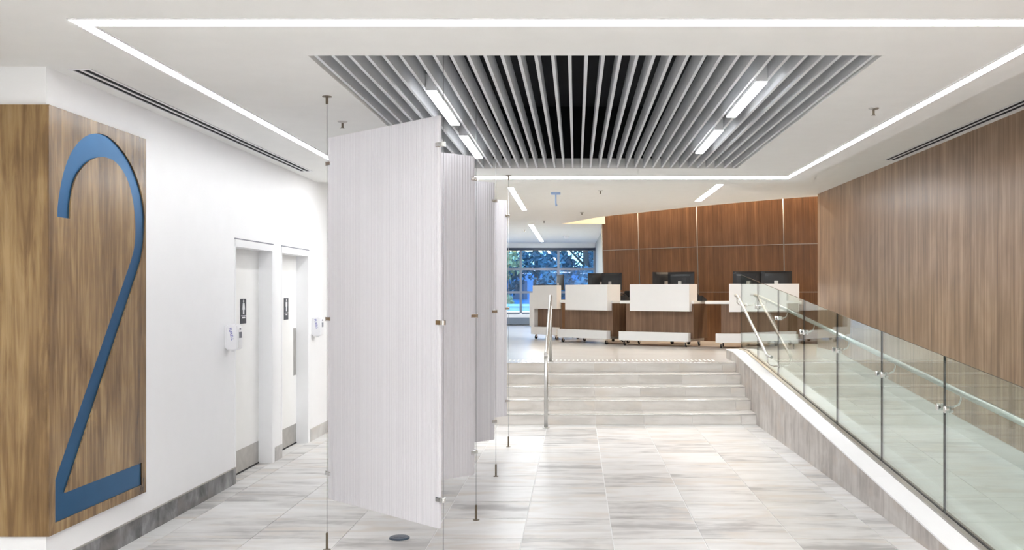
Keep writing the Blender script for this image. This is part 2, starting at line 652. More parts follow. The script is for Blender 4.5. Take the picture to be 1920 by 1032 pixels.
# ---- ramp behind the glass, tiled
yr0, yr1 = 6.33, 14.19
rl = 0.0025
xr_edges = [XG + 0.03, XG + 0.03 + 0.6, XR]
ramp_o = struct(prism('floor_ramp', [(yr0, -0.02), (yr1, ZP - 0.02), (yr1, -0.3), (yr0, -0.3)], 0, XR - XG - 0.03, 'grout'),
                'pale tiled ramp behind the glass guard')
ramp_o.rotation_euler = (R(90), 0, R(90))
ramp_o.location = (XG + 0.03, 0, 0)
ang = math.atan(SL)
ry = yr0
piece = 0
while ry < yr1 - 0.01:
    ry2 = min(ry + 0.6, yr1)
    for k in range(2):
        xa, xb = xr_edges[k] + rl, xr_edges[k + 1] - rl
        me = boxmesh(xb - xa, (ry2 - ry) / math.cos(ang) - 2 * rl, 0.012, 'ramp_tile')
        o = bpy.data.objects.new('tile', me)
        COL.objects.link(o)
        ym = (ry + ry2) / 2
        o.parent = ramp_o
        o.matrix_parent_inverse = (Matrix.Translation(ramp_o.location) @ ramp_o.rotation_euler.to_matrix().to_4x4()).inverted()
        o.location = ((xa + xb) / 2, ym, -0.53 + SL * ym - 0.006)
        o.rotation_euler = (ang, 0, 0)
    ry = ry2

# ---- walls
d1a, d1b, d2a, d2b = 8.61, 9.69, 9.97, 10.99
zd = 2.10
wl = struct(link('wall_left', boxes_mesh('wall_left', [
    (XL - 0.3, XL, 5.55, d1a, -0.1, 3.5), (XL - 0.3, XL, d1b, d2a, -0.1, 3.5), (XL - 0.3, XL, d2b, YW, -0.1, 3.5),
    (XL - 0.3, XL, d1a, d1b, zd, 3.5), (XL - 0.3, XL, d2a, d2b, zd, 3.5),
    (XL - 0.4, XL - 0.28, 8.3, 11.3, -0.1, 2.4)], 'white')), 'white painted wall with the two doors')
struct(link('wall_entry', boxes_mesh('wall_entry', [(XE, XL - 0.3, 5.55, 5.85, -0.1, 3.5)], 'white')),
       'white wall return at the far left')
struct(link('wall_side', boxes_mesh('wall_side', [(XE - 0.2, XE, YB, 5.85, -0.1, 3.5)], 'white')))
struct(link('wall_behind', boxes_mesh('wall_behind', [(XE - 0.2, XR + 0.3, YB - 0.2, YB, -0.1, 3.5)], 'white')))
YRE = 15.45
wr_ = struct(box('wall_right', XR, XR + 0.25, YB, YRE, -0.1, ZU + 0.05, 'wood_right'), 'tall walnut clad wall beside the ramp')
struct(link('wall_upper_side', boxes_mesh('wall_upper_side', [
    (XR + 0.25, 7.6, YRE - 0.25, YRE, 0.4, 4.2), (7.5, 7.7, YRE, 23, 0.4, 4.2)], 'white')))
# return wall between the walnut wall and the windows
rw = [(0.655, 22.3), (0.595, YW), (0.85, YW), (0.9, 22.45)]
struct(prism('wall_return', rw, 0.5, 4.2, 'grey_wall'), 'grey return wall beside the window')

# ---- ceilings
HX0, HX1, HY0, HY1 = -1.42, 1.62, 5.28, 10.09
YE = 11.35
XCE = 2.52
struct(link('ceiling', boxes_mesh('ceiling', [
    (XE, XCE, YB, HY0, ZC, 3.5), (XE, XCE, HY1, YE, ZC, 3.5), (XE, HX0, HY0, HY1, ZC, 3.5), (HX1, XCE, HY0, HY1, ZC, 3.5)], 'ceil')),
    'white lobby ceiling')
edge = catmull([(-0.32, 22.08), (0.51, 20.07), (1.21, 19.0), (2.17, 17.6), (3.35, 16.2), (3.9, 15.78), (5.0, 15.5)], 6)
poly = [(-3.2, YE - 0.1), (-3.2, 22.08)] + edge + [(7.6, 15.46), (7.6, YE - 0.1)]
struct(prism('ceiling_upper', poly, ZU, ZU + 0.3, 'ceil'), 'white upper ceiling with a curved edge')
struct(link('ceiling_strip', boxes_mesh('ceiling_strip', [(XCE - 0.1, XR + 0.2, YB, YE - 0.1, ZU, ZU + 0.3)], 'ceil')))
struct(link('ceiling_far', boxes_mesh('ceiling_far', [(-3.2, 0.9, 22.1, YW + 0.2, ZU, ZU + 0.3)], 'ceil')))
struct(link('ceiling_cove', boxes_mesh('ceiling_cove', [(-3.2, 7.7, 15.2, 23.2, 4.1, 4.3)], 'ceil')))
struct(link('trim_1', boxes_mesh('trim_1', [(-3.2, 0.9, 22.08, 22.1, ZU, 4.1)], 'cream')), 'cream bulkhead face above the curved ceiling edge')
struct(link('wall_cove', boxes_mesh('wall_cove', [(-3.3, -3.2, 15.0, 22.2, ZU, 4.2), (-3.2, 7.7, 15.1, 15.2, ZU + 0.28, 4.2)], 'ceil')))

# ---- window wall
zw0, zw1 = 1.016, 3.0
struct(link('wall_window', boxes_mesh('wall_window', [
    (-3.2, 0.9, YW, YW + 0.25, zw1, 3.5), (-3.2, 0.9, YW, YW + 0.25, 0.4, zw0 - 0.06), (0.585, 0.9, YW, YW + 0.25, 0.4, 3.5)], 'white')),
    'white wall above and below the window')
win = struct(empty('window_1', (-1.2, YW + 0.1, zw0)), 'gridded window looking onto trees')
mx_ = [-2.86, -1.672, -0.533, 0.56]
for mxx in mx_:
    w = 0.035
    box('mullion', mxx - w, mxx + w, YW - 0.02, YW + 0.12, zw0, zw1, 'window_frame', win)
for zz, hh in ((zw0, 0.03), (1.655, 0.032), (2.357, 0.032)):
    for a, b in zip(mx_[:-1], mx_[1:]):
        box('rail', a + 0.035, b - 0.035, YW - 0.015, YW + 0.115, zz - hh, zz + hh, 'window_frame', win)
box('head', -2.9, 0.585, YW - 0.03, YW + 0.12, zw1 - 0.075, zw1, 'window_head', win)
zr = [zw0 + 0.03, 1.655, 2.357, zw1 - 0.075]
for a, b in zip(mx_[:-1], mx_[1:]):
    for za, zb in zip(zr[:-1], zr[1:]):
        box('pane', a + 0.035, b - 0.035, YW + 0.05, YW + 0.062, za + 0.03, zb - 0.03, 'window_glass', win)
box('sill', -2.9, 0.59, YW - 0.12, YW, zw0 - 0.12, zw0 - 0.03, 'white', win)
rad = tag(empty('radiator', (-1.2, YW - 0.1, ZP)), 'long grey radiator cover under the window', 'radiator')
box('cover', -2.8, 0.55, YW - 0.14, YW - 0.01, ZP + 0.03, ZP + 0.235, 'radiator', rad, 0.008)
box('grille', -2.75, 0.5, YW - 0.11, YW - 0.03, ZP + 0.235, ZP + 0.242, 'window_frame', rad)
box('foot', -2.6, -2.5, YW - 0.12, YW - 0.03, ZP, ZP + 0.03, 'window_frame', rad)
box('foot', 0.2, 0.3, YW - 0.12, YW - 0.03, ZP, ZP + 0.03, 'window_frame', rad)

# ---- baseboards
bl = struct(empty('baseboard_left', (XL, 5.55, 0)), 'mottled slate tile skirting along the white wall')
yy = 5.55
while yy < d1a - 0.05:
    y2 = min(yy + 0.6, d1a)
    box('tile', XL, XL + 0.012, yy + 0.001, y2 - 0.001, 0.0, 0.135, 'base_tile', bl)
    yy = y2
box('cap', XL, XL + 0.015, 5.55, d1a + 0.005, 0.135, 0.14, 'alu', bl)
bl2 = struct(empty('baseboard_doors', (XL, d1b, 0)), 'pale tile skirting between and beyond the doors')
box('tile', XL, XL + 0.012, d1b + 0.05, d2a, 0, 0.135, 'base_tile_pale', bl2)
box('tile', XL, XL + 0.012, d2b + 0.05, 11.9, 0, 0.135, 'base_tile_pale', bl2)
box('tile', XL, XL + 0.012, 11.902, YS, 0, 0.135, 'base_tile_pale', bl2)
brv = [(yr0, -0.53 + SL * yr0), (yr1, -0.53 + SL * yr1), (YRE, ZP), (YRE, ZP + 0.14), (yr1, ZP + 0.14), (yr0, 0.14), (YB, 0.14), (YB, 0.0)]
br = struct(prism('baseboard_right', brv, 0, 0.014, 'base_tile_pale'), 'pale sloping skirting at the foot of the walnut wall')
br.rotation_euler = (R(90), 0, R(90))
br.location = (XR - 0.014, 0, 0)

# ---- doors
for n, (ya, yb) in enumerate(((d1a, d1b), (d2a, d2b))):
    box('tile', XL - 0.16, XL - G, ya + 0.03, yb - 0.05, -0.012, 0.0, 'floor_tile', fl)
    d = struct(empty('door_%d' % (n + 1), (XL, (ya + yb) / 2, 0)),
               ['cream door nearer the camera in white frame', 'cream door with push plate farther along the wall'][n])
    xl = XL - 0.12
    box('door_leaf', xl - 0.045, xl, ya + 0.03, yb - 0.03, 0.012, 2.03, 'door', d)
    fo = 0.012
    box('jamb', XL - 0.2, XL + fo, yb - 0.05, yb + 0.03, 0, 2.03, 'frame', d)
    box('jamb', XL - 0.2, XL + 0.004, ya - 0.0, ya + 0.03, 0, 2.03, 'frame', d)
    box('frame_head', XL - 0.2, XL + fo, ya, yb + 0.03, 2.03, 2.092, 'frame', d)
    box('reveal_shadow_bead', XL - 0.01, XL + 0.004, ya, yb + 0.02, 2.092, 2.104, 'grey_plastic', d)  # grey strip stands in for the shadow line over the frame
    box('kick_plate', xl, xl + 0.003, ya + 0.032, yb - 0.06, 0.016, 0.215, 'kick', d)
    box('door_sweep', xl - 0.03, xl + 0.006, ya + 0.03, yb - 0.05, 0.002, 0.014, 'rubber', d)
    if n == 1:
        box('push_plate', xl, xl + 0.003, yb - 0.165, yb - 0.055, 0.743, 1.253, 'kick', d)

# ---- walnut feature wall, three rows of curved panels, leaning slightly forward
base = [(0.655, 22.25), (1.41, 21.55), (2.53, 20.55), (4.06, 19.5), (4.75, 19.2), (6.2, 18.75), (7.6, 18.5)]
seams = [0, 1, 2, 3, 6]
NS = 8
cv = catmull(base, NS)
LEAN = 0.045


def curve_pt(i, z, off):
    a = Vector(cv[max(i - 1, 0)])
    b = Vector(cv[min(i + 1, len(cv) - 1)])
    tdir = (b - a).normalized()
    nrm = Vector((tdir.y, -tdir.x))
    p = Vector(cv[i]) + nrm * (off + LEAN * (z - ZP))
    return (p.x, p.y, z)


def curved_strip(name, i0, i1, z0, z1, off0, off1, mat, parent, trim0=0.0, trim1=0.0):
    vs, fs = [], []
    idx = list(range(i0, i1 + 1))
    for q, i in enumerate(idx):
        row = [Vector(curve_pt(i, z0, off0)), Vector(curve_pt(i, z1, off0)), Vector(curve_pt(i, z1, off1)), Vector(curve_pt(i, z0, off1))]
        if q == 0 and trim0:
            t = (Vector(cv[i + 1]) - Vector(cv[i])).normalized()
            row = [r + Vector((t.x, t.y, 0)) * trim0 for r in row]
        if q == len(idx) - 1 and trim1:
            t = (Vector(cv[i]) - Vector(cv[i - 1])).normalized()
            row = [r - Vector((t.x, t.y, 0)) * trim1 for r in row]
        vs += row
    n = len(idx)
    for q in range(n - 1):
        for k in range(4):
            k2 = (k + 1) % 4
            fs.append((q * 4 + k, q * 4 + k2, q * 4 + 4 + k2, q * 4 + 4 + k))
    fs += [(0, 1, 2, 3), tuple((n - 1) * 4 + k for k in range(4))]
    org = Vector(vs[0])
    me = mesh_from(name, [v - org for v in vs], fs, M[mat], smooth=False)
    return link(name, me, org, parent)


wb = struct(empty('wall_back', (2.5, 20.5, ZP)), 'curved walnut panel wall behind the desks')
rows = [(ZP, 1.645), (1.657, 2.564), (2.576, 3.95)]
for s in range(4):
    i0, i1 = seams[s] * NS, seams[s + 1] * NS
    for (za, zb) in rows:
        curved_strip('panel', i0, i1, za, zb, 0.0, 0.02, 'wood_back', wb, 0.012, 0.012)
    for zz in (1.651, 2.57):
        curved_strip('joint_strip', i0, i1, zz - 0.005, zz + 0.005, 0.0, 0.024, 'alu', wb, 0.014, 0.014)
    # vertical strip in the seam
    a, b = Vector(curve_pt(i0, ZP, 0.024)), Vector(curve_pt(i0, 3.95, 0.024))
    tube('seam_strip', [a, b], 0.007, 'alu', wb, 8)
curved_strip('backing', 0, len(cv) - 1, ZP, 4.15, -0.12, -0.002, 'grey_wall', wb)

# ================================================================== LIGHTS IN THE CEILING
GL = 'LED lines of the lobby ceiling'


def linear_light(x0, x1, y0, y1, z, label, mat='led', group=GL, drop=0.004, name='linear_light', cat='ceiling light', fr=0.012):
    t = tag(empty(name, ((x0 + x1) / 2, (y0 + y1) / 2, z)), label, cat, group)
    box('diffuser', x0, x1, y0, y1, z - drop, z, mat, t)
    if x1 - x0 > y1 - y0:
        box('trim', x0, x1, y0 - fr, y0, z - drop - 0.001, z, 'white_plastic', t)
        box('trim', x0, x1, y1, y1 + fr, z - drop - 0.001, z, 'white_plastic', t)
    else:
        box('trim', x0 - fr, x0, y0, y1, z - drop - 0.001, z, 'white_plastic', t)
        box('trim', x1, x1 + fr, y0, y1, z - drop - 0.001, z, 'white_plastic', t)
    return t


LX = 2.285
linear_light(-LX - 0.03, LX + 0.03, 4.585, 4.69, ZC, 'long LED line across the ceiling at the very top of the photo')
linear_light(-LX - 0.03, LX + 0.03, 10.74, 11.0, ZC, 'long LED line across the ceiling beyond the slatted opening')  # made wider than the side lines to include its glow
linear_light(-LX - 0.03, -LX + 0.03, 4.705, 10.72, ZC, 'LED line running into the distance along the left of the ceiling')
linear_light(LX - 0.03, LX + 0.03, 4.705, 10.72, ZC, 'LED line running into the distance along the right of the ceiling')
GU = 'short LED lines over the upper floor'
linear_light(-0.98, -0.9, 14.5, 18.4, ZU, 'short LED line on upper ceiling left, nearer one', 'led_up', GU)
linear_light(-1.05, -0.95, 22.3, 29.6, ZU, 'short LED line on upper ceiling leading to the window', 'led_up', GU)
linear_light(1.96, 2.06, 14.1, 16.6, ZU, 'single short LED line on upper ceiling before the walnut wall', 'led_up', GU)
GE = 'LED panels over the entry'
for k, (ex, ey) in enumerate(((-0.9, 1.6), (1.6, 1.6), (-0.9, -0.4), (1.6, -0.4), (-3.4, -2.4), (0.4, -2.4))):  # fill lights added behind the camera to lift the ambient light
    linear_light(ex - 0.6, ex + 0.6, ey - 0.15, ey + 0.15, ZC, 'recessed LED panel in the entry ceiling outside the view', 'led_entry', GE,
                 name='ceiling_panel_light')
# cove strip over the walnut wall, lying along the curve
cl = tag(empty('cove_light', (2.5, 20.0, 4.0)), 'warm strip light in the cove above the walnut wall', 'cove light')
for s in range(4):
    i0, i1 = seams[s] * NS, seams[s + 1] * NS
    curved_strip('strip', i0, i1, 4.05, 4.09, 0.12, 0.28, 'led_cove', cl)

# ---- slatted opening
sc = tag(empty('slat_ceiling', ((HX0 + HX1) / 2, (HY0 + HY1) / 2, ZC)), 'slatted ceiling opening with grey blades over a black void', 'slat ceiling')
rz = ZC + 0.1
for (a, b, c, d) in ((HX0 - 0.0, HX0 + 0.012, HY0, HY1), (HX1 - 0.012, HX1, HY0, HY1), (HX0 + 0.012, HX1 - 0.012, HY1 - 0.012, HY1), (HX0 + 0.012, HX1 - 0.012, HY0, HY0 + 0.012)):
    box('rim', a, b, c, d, ZC - 0.001, rz, 'ceil', sc)
pl = link('plenum', boxes_mesh('plenum', [
    (HX0, HX0 + 0.01, HY0, HY1, rz, 3.5), (HX1 - 0.01, HX1, HY0, HY1, rz, 3.5), (HX0, HX1, HY0, HY0 + 0.01, rz, 3.5),
    (HX0, HX1, HY1 - 0.01, HY1, rz, 3.5), (HX0, HX1, HY0, HY1, 3.5, 3.52)], 'black'), parent=sc)
NSL = 34
FIX = ((-0.89, 6.14, 7.37), (-0.89, 7.9, 9.19), (1.048, 5.87, 7.04), (1.048, 7.63, 8.86))
pitch = (HX1 - HX0) / NSL
slat_x = [HX0 + pitch * (k + 0.5) for k in range(NSL)]
fixx = []
for fx in (-0.89, 1.048):
    g = min(range(NSL - 1), key=lambda k: abs((slat_x[k] + slat_x[k + 1]) / 2 - fx))
    fixx.append((slat_x[g] + slat_x[g + 1]) / 2)
for sx in slat_x:
    box('slat', sx - 0.009, sx + 0.009, HY0 + 0.012, HY1 - 0.012, ZC + 0.006, ZC + 0.126, 'slat', sc)
fl_lab = ['slim light between the slats on the left, nearer one', 'slim light between the slats on the left, farther one',
          'slim light between the slats on the right, nearer one', 'slim light between the slats on the right, farther one']
for k, (fx, ya, yb) in enumerate(FIX):
    fx = fixx[0] if fx < 0 else fixx[1]
    t = tag(empty('slat_light', (fx, (ya + yb) / 2, ZC)), fl_lab[k], 'ceiling light', 'lights between the slats')
    w = pitch / 2 - 0.011
    box('housing', fx - w, fx + w, ya, yb, ZC - 0.014, ZC + 0.09, 'slat', t)
    box('diffuser', fx - w + 0.002, fx + w - 0.002, ya + 0.005, yb - 0.005, ZC - 0.022, ZC - 0.014, 'led', t)
    for q in (ya + 0.1, yb - 0.1):
        tube('hanger', [(fx, q, ZC + 0.09), (fx, q, 3.5)], 0.002, 'cable', t, 6)

# ---- linear diffusers
GD = 'slot air diffusers by the walls'


def diffuser(x0, x1, y0, y1, z, label):
    t = tag(empty('slot_diffuser', ((x0 + x1) / 2, (y0 + y1) / 2, z)), label, 'air vent', GD)
    w = x1 - x0
    box('pan', x0, x1, y0, y1, z - 0.001, z + 0.02, 'black', t)
    for f in (0.0, 0.42, 0.86):
        box('rail', x0 + w * f, x0 + w * (f + 0.14), y0, y1, z - 0.005, z + 0.018, 'white_plastic', t)
    for q in (y0 - 0.012, y1):
        box('end_cap', x0, x1, q, q + 0.012, z - 0.005, z + 0.018, 'white_plastic', t)


diffuser(-2.83, -2.70, 5.62, 10.3, ZC, 'twin slot air diffuser on the ceiling along the white wall')
diffuser(3.50, 3.65, 5.0, 11.48, ZU, 'twin slot air diffuser on the ceiling along the walnut wall')

# ---- sprinklers and ceiling devices
SPR = [(-1.70, 7.33, ZC, 'small steel sprinkler on the ceiling left of the slats'),
       (2.01, 6.8, ZC, 'small steel sprinkler on the ceiling right of the slats'),
       (0.36, 14.9, ZU, 'sprinkler on the upper ceiling nearest the far LED line'),
       (0.11, 18.9, ZU, 'sprinkler on the upper ceiling before the cream bulkhead'),
       (-0.67, 21.1, ZU, 'sprinkler between the two short LED lines on upper ceiling'),
       (-1.23, 24.1, ZU, 'sprinkler on the upper ceiling left of the far short LED line')]
for (x, y, z, lab) in SPR:
    t = tag(empty('sprinkler', (x, y, z)), lab, 'sprinkler', 'ceiling sprinklers')
    lathe('escutcheon', [(0.001, 0.0), (0.036, 0.0), (0.034, -0.006), (0.012, -0.012), (0.001, -0.012)], 'steel', (x, y, z), t)
    lathe('stem', [(0.008, 0), (0.008, -0.03), (0.011, -0.034), (0.011, -0.04)], 'anchor', (x, y, z - 0.01), t, 10)
    lathe('deflector', [(0.001, 0), (0.017, -0.001), (0.017, -0.003), (0.001, -0.003)], 'steel', (x, y, z - 0.048), t)
t = tag(empty('ceiling_sensor', (-0.305, 15.2, ZU)), 'pale blue pendant sensor with a thin stem on upper ceiling', 'sensor')
box('plate', -0.375, -0.235, 15.13, 15.27, ZU - 0.03, ZU, 'pale_blue', t, 0.004)
tube('stem', [(-0.305, 15.2, ZU - 0.03), (-0.305, 15.2, ZU - 0.16), (-0.295, 15.2, ZU - 0.205)], [0.012, 0.012, 0.018], 'pale_blue', t, 10)
t = tag(empty('smoke_detector', (-0.26, 26.8, ZU)), 'white dome smoke detector near the window', 'smoke detector')
lathe('base', [(0.001, 0), (0.09, 0), (0.09, -0.02), (0.001, -0.02)], 'white_plastic', (-0.26, 26.8, ZU), t)
lathe('dome', [(0.07, 0), (0.06, -0.03), (0.03, -0.05), (0.001, -0.055)], 'white_plastic', (-0.26, 26.8, ZU - 0.02), t)

# ================================================================== WALNUT PANEL WITH THE NUMERAL
outer = catmull([(5.61, 2.055), (5.614, 2.116), (5.639, 2.21), (5.684, 2.32), (5.754, 2.423), (5.85, 2.507), (5.96, 2.565), (6.09, 2.596), (6.222, 2.598),
                 (6.363, 2.562), (6.495, 2.499), (6.601, 2.418), (6.693, 2.305), (6.743, 2.186), (6.751, 2.076), (6.733, 1.951), (6.688, 1.839), (6.601, 1.714)], 4)
inner = catmull([(6.48, 1.764), (6.541, 1.845), (6.581, 1.916), (6.601, 1.998), (6.601, 2.106), (6.576, 2.212), (6.525, 2.315), (6.449, 2.393), (6.335, 2.449),
                 (6.222, 2.465), (6.115, 2.456), (6.01, 2.427), (5.923, 2.381), (5.837, 2.315), (5.788, 2.238), (5.761, 2.152), (5.751, 2.056)], 4)
numeral = outer + [(5.70, 0.50), (6.71, 0.50), (6.71, 0.353), (5.588, 0.353), (5.588, 0.593)] + inner
PX = XL + 0.03
wp = tag(empty('numeral_panel', (XL, 6.16, 0.293)), 'light walnut wall panel with a tall cut-out navy numeral 2', 'wall panel')
sheet_x('panel', [[(5.5205, 0.293), (6.77, 0.293), (6.77, 2.665), (5.5205, 2.665)], numeral], XL + 0.022, PX, 'wood_left', wp)
box('numeral', XL + 0.001, XL + 0.0215, 5.56, 6.755, 0.31, 2.65, 'navy', wp)
wp2 = tag(box('side_panel', XE + 0.02, XL + 0.0215, 5.5205, 5.549, 0.293, 2.665, 'wood_left'),
          'dark walnut panel facing the camera at the far left edge', 'wall panel')
wp2.name = 'walnut_panel'

# ================================================================== HANGING SCREENS
wires = {'a': (-0.73, 5.54), 'b': (-1.58, 6.39), 'c': (-0.717, 7.23), 'd': (-1.58, 8.09), 'e': (-0.712, 8.95), 'f': (-1.58, 9.81), 'g': (-0.716, 10.67)}
ZS0, ZS1 = 0.33, 2.61


def flute_mesh(w, h):
    key = ('flute', round(w, 3))
    if key in CACHE:
        return CACHE[key]
    n = 96
    vs, fs = [], []
    for i in range(n + 1):
        x = -w / 2 + w * i / n
        d = 0.0022 if i % 2 else 0.0
        vs += [(x, -0.008 - d, 0), (x, -0.008 - d, h), (x, 0.008 + d, h), (x, 0.008 + d, 0)]
    for i in range(n):
        for k in range(4):
            k2 = (k + 1) % 4
            fs.append((i * 4 + k, i * 4 + k2, i * 4 + 4 + k2, i * 4 + 4 + k))
    fs += [(0, 1, 2, 3), tuple(n * 4 + k for k in range(4))]
    CACHE[key] = mesh_from('flute', vs, fs, M['screen'])
    return CACHE[key]


scr_lab = {'ab': 'nearest and largest milky fluted screen of the zigzag', 'bc': 'second milky fluted screen, just behind the largest one',
           'cd': 'milky fluted screen folded back behind the second one', 'de': 'third visible milky fluted screen from the front',
           'ef': 'milky fluted screen folded back behind the third visible one', 'fg': 'farthest milky fluted screen, next to the steps'}
for k, lab in scr_lab.items():
    p, q = Vector(wires[k[0]]), Vector(wires[k[1]])
    if p.x > q.x:
        p, q = q, p
    d = q - p
    L = d.length
    u = d / L
    w = L - 0.055
    c = (p + q) / 2
    o = link('hanging_screen', flute_mesh(w, ZS1 - ZS0), (c.x, c.y, ZS0), rot=(0, 0, math.atan2(u.y, u.x)))
    tag(o, lab, 'screen', 'milky hanging screens')
wire_lab = {'a': 'steel cable at the near right edge of the largest screen', 'b': 'steel cable at the left edge of the largest screen',
            'c': 'steel cable at the right edge of the second screen', 'd': 'steel cable hidden at the left fold behind the second screen',
            'e': 'steel cable at the right edge of the third visible screen', 'f': 'steel cable hidden at the left fold behind the third screen',
            'g': 'steel cable at the right edge of the farthest screen'}
neigh = {'a': 'b', 'b': 'ac', 'c': 'bd', 'd': 'ce', 'e': 'df', 'f': 'eg', 'g': 'f'}
for k, (x, y) in wires.items():
    t = tag(empty('suspension_cable', (x, y, 0)), wire_lab[k], 'cable', 'cables of the hanging screens')
    inside = HX0 < x < HX1 and HY0 < y < HY1
    ztop = 3.5 if inside else ZC
    tube('wire', [(x, y, 0.06), (x, y, ztop)], 0.0018, 'cable', t, 6)
    lathe('floor_anchor', [(0.024, 0), (0.024, 0.004), (0.0085, 0.006), (0.0085, 0.105), (0.005, 0.11)], 'anchor', (x, y, 0), t, 14)
    if not inside:
        lathe('ceiling_anchor', [(0.006, -0.05), (0.009, -0.048), (0.009, -0.008), (0.03, -0.005), (0.03, 0)], 'anchor', (x, y, ZC), t, 14)
    for zc in (2.45, 1.467, 0.49):
        lathe('clip', [(0.011, -0.014), (0.013, -0.012), (0.013, 0.012), (0.011, 0.014)], 'chrome', (x, y, zc), t, 12)
        for nb in neigh[k]:
            v = (Vector(wires[nb]) - Vector((x, y))).normalized()
            cpos = Vector((x, y)) + v * 0.03
            o = link('clamp', boxmesh(0.05, 0.028, 0.026, 'chrome', 0.003), (cpos.x, cpos.y, zc), t)
            o.rotation_euler = (0, 0, math.atan2(v.y, v.x))

# ---- floor outlet
t = tag(empty('floor_outlet', (-0.87, 6.69, 0)), 'round dark floor outlet cover below the largest screen', 'floor outlet')
ox, oy = -1.173, 6.69
t.location = (ox, oy, 0)
lathe('cover', [(0.068, 0), (0.068, 0.006), (0.062, 0.011), (0.001, 0.011)], 'outlet', (ox, oy, 0), t, 32)
for dx in (-0.02, 0.02):
    lathe('lid', [(0.017, 0), (0.017, 0.002), (0.014, 0.003), (0.001, 0.003)], 'grey_plastic', (ox + dx, oy, 0.011), t, 20)

# ================================================================== RESTROOM SIGNS AND DISPENSERS
for k, (ya, yb, lab) in enumerate(((9.115, 9.265, 'black restroom sign on the nearer door'), (10.475, 10.625, 'black restroom sign on the farther door'))):
    xl = XL - 0.12
    t = tag(empty('restroom_sign', (xl, (ya + yb) / 2, 1.352)), lab, 'sign', 'restroom signs')
    box('plate', xl, xl + 0.006, ya, yb, 1.352, 1.578, 'sign', t, 0.002)
    ym = (ya + yb) / 2
    xf = xl + 0.006
    o = lathe('figure_head', [(0.014, 0), (0.014, 0.0015), (0.001, 0.0015)], 'white_plastic', (xf, ym, 1.556), t, 16)
    o.rotation_euler = (0, R(90), 0)
    if k == 0:
        fig = [(ym - 0.022, 1.538), (ym + 0.022, 1.538), (ym + 0.034, 1.485), (ym + 0.036, 1.478), (ym + 0.018, 1.478), (ym + 0.018, 1.438), (ym - 0.018, 1.438), (ym - 0.018, 1.478), (ym - 0.036, 1.478), (ym - 0.034, 1.485)]
    else:
        fig = [(ym - 0.028, 1.538), (ym + 0.028, 1.538), (ym + 0.028, 1.49), (ym + 0.018, 1.49), (ym + 0.018, 1.438), (ym - 0.018, 1.438), (ym - 0.018, 1.49), (ym - 0.028, 1.49)]
    sheet_x('figure_body', [fig], xf, xf + 0.0015, 'white_plastic', t)
    box('divider', xf, xf + 0.0015, ya + 0.004, yb - 0.004, 1.421, 1.426, 'white_plastic', t)
    box('word_bar', xf, xf + 0.0015, ym - (0.042 if k == 0 else 0.028), ym + (0.042 if k == 0 else 0.028), 1.400, 1.413, 'white_plastic', t)

for k, (y0, lab) in enumerate(((8.366, 'white hand sanitizer dispenser before the nearer door'), (11.10, 'white hand sanitizer dispenser beyond the farther door'))):
    t = tag(empty('sanitizer_dispenser', (XL, y0 + 0.06, 1.15)), lab, 'dispenser', 'hand sanitizer dispensers')
    box('back_plate', XL, XL + 0.012, y0 + 0.005, y0 + 0.115, 1.17, 1.36, 'white_plastic', t, 0.003)
    prof = [(0.012, 1.155), (0.06, 1.152), (0.098, 1.156), (0.110, 1.172), (0.112, 1.25), (0.11, 1.33), (0.100, 1.362), (0.08, 1.372), (0.012, 1.366)]
    vs = [(XL + a, y0, z) for a, z in prof] + [(XL + a, y0 + 0.12, z) for a, z in prof]
    n = len(prof)
    fs = [tuple(range(n)), tuple(range(2 * n - 1, n - 1, -1))] + [(i, (i + 1) % n, n + (i + 1) % n, n + i) for i in range(n)]
    me = mesh_from('dispenser_body', vs, fs, M['white_plastic'])
    bm = bmesh.new()
    bm.from_mesh(me)
    bmesh.ops.bevel(bm, geom=[e for e in bm.edges if e.is_manifold and e.calc_face_angle(0) > 0.7], offset=0.008, segments=3, affect='EDGES')
    bm.to_mesh(me)
    bm.free()
    link('body', me, (0, 0, 0), t)
    box('window', XL + 0.1105, XL + 0.1135, y0 + 0.03, y0 + 0.09, 1.255, 1.305, 'grey_plastic', t, 0.001)
    box('drop_mark', XL + 0.1095, XL + 0.1125, y0 + 0.045, y0 + 0.075, 1.322, 1.338, 'grey_plastic', t, 0.001)
    box('nozzle', XL + 0.04, XL + 0.07, y0 + 0.045, y0 + 0.075, 1.14, 1.156, 'white_plastic', t, 0.003)
    cu = bpy.data.curves.new('lettering', 'FONT')
    cu.body = 'PURELL'
    cu.size = 0.033
    cu.extrude = 0.0004
    cu.align_x = 'CENTER'
    cu.align_y = 'CENTER'
    tmp = bpy.data.objects.new('tmp', cu)
    COL.objects.link(tmp)
    me = bpy.data.meshes.new_from_object(tmp.evaluated_get(bpy.context.evaluated_depsgraph_get()))
    bpy.data.objects.remove(tmp)
    me.materials.clear()
    me.materials.append(M['ink'])
    for p in me.polygons:
        p.material_index = 0
    o = link('lettering', me, (XL + 0.055, y0 - 0.0004, 1.29), t)
    o.rotation_euler = (R(90), R(78), 0)

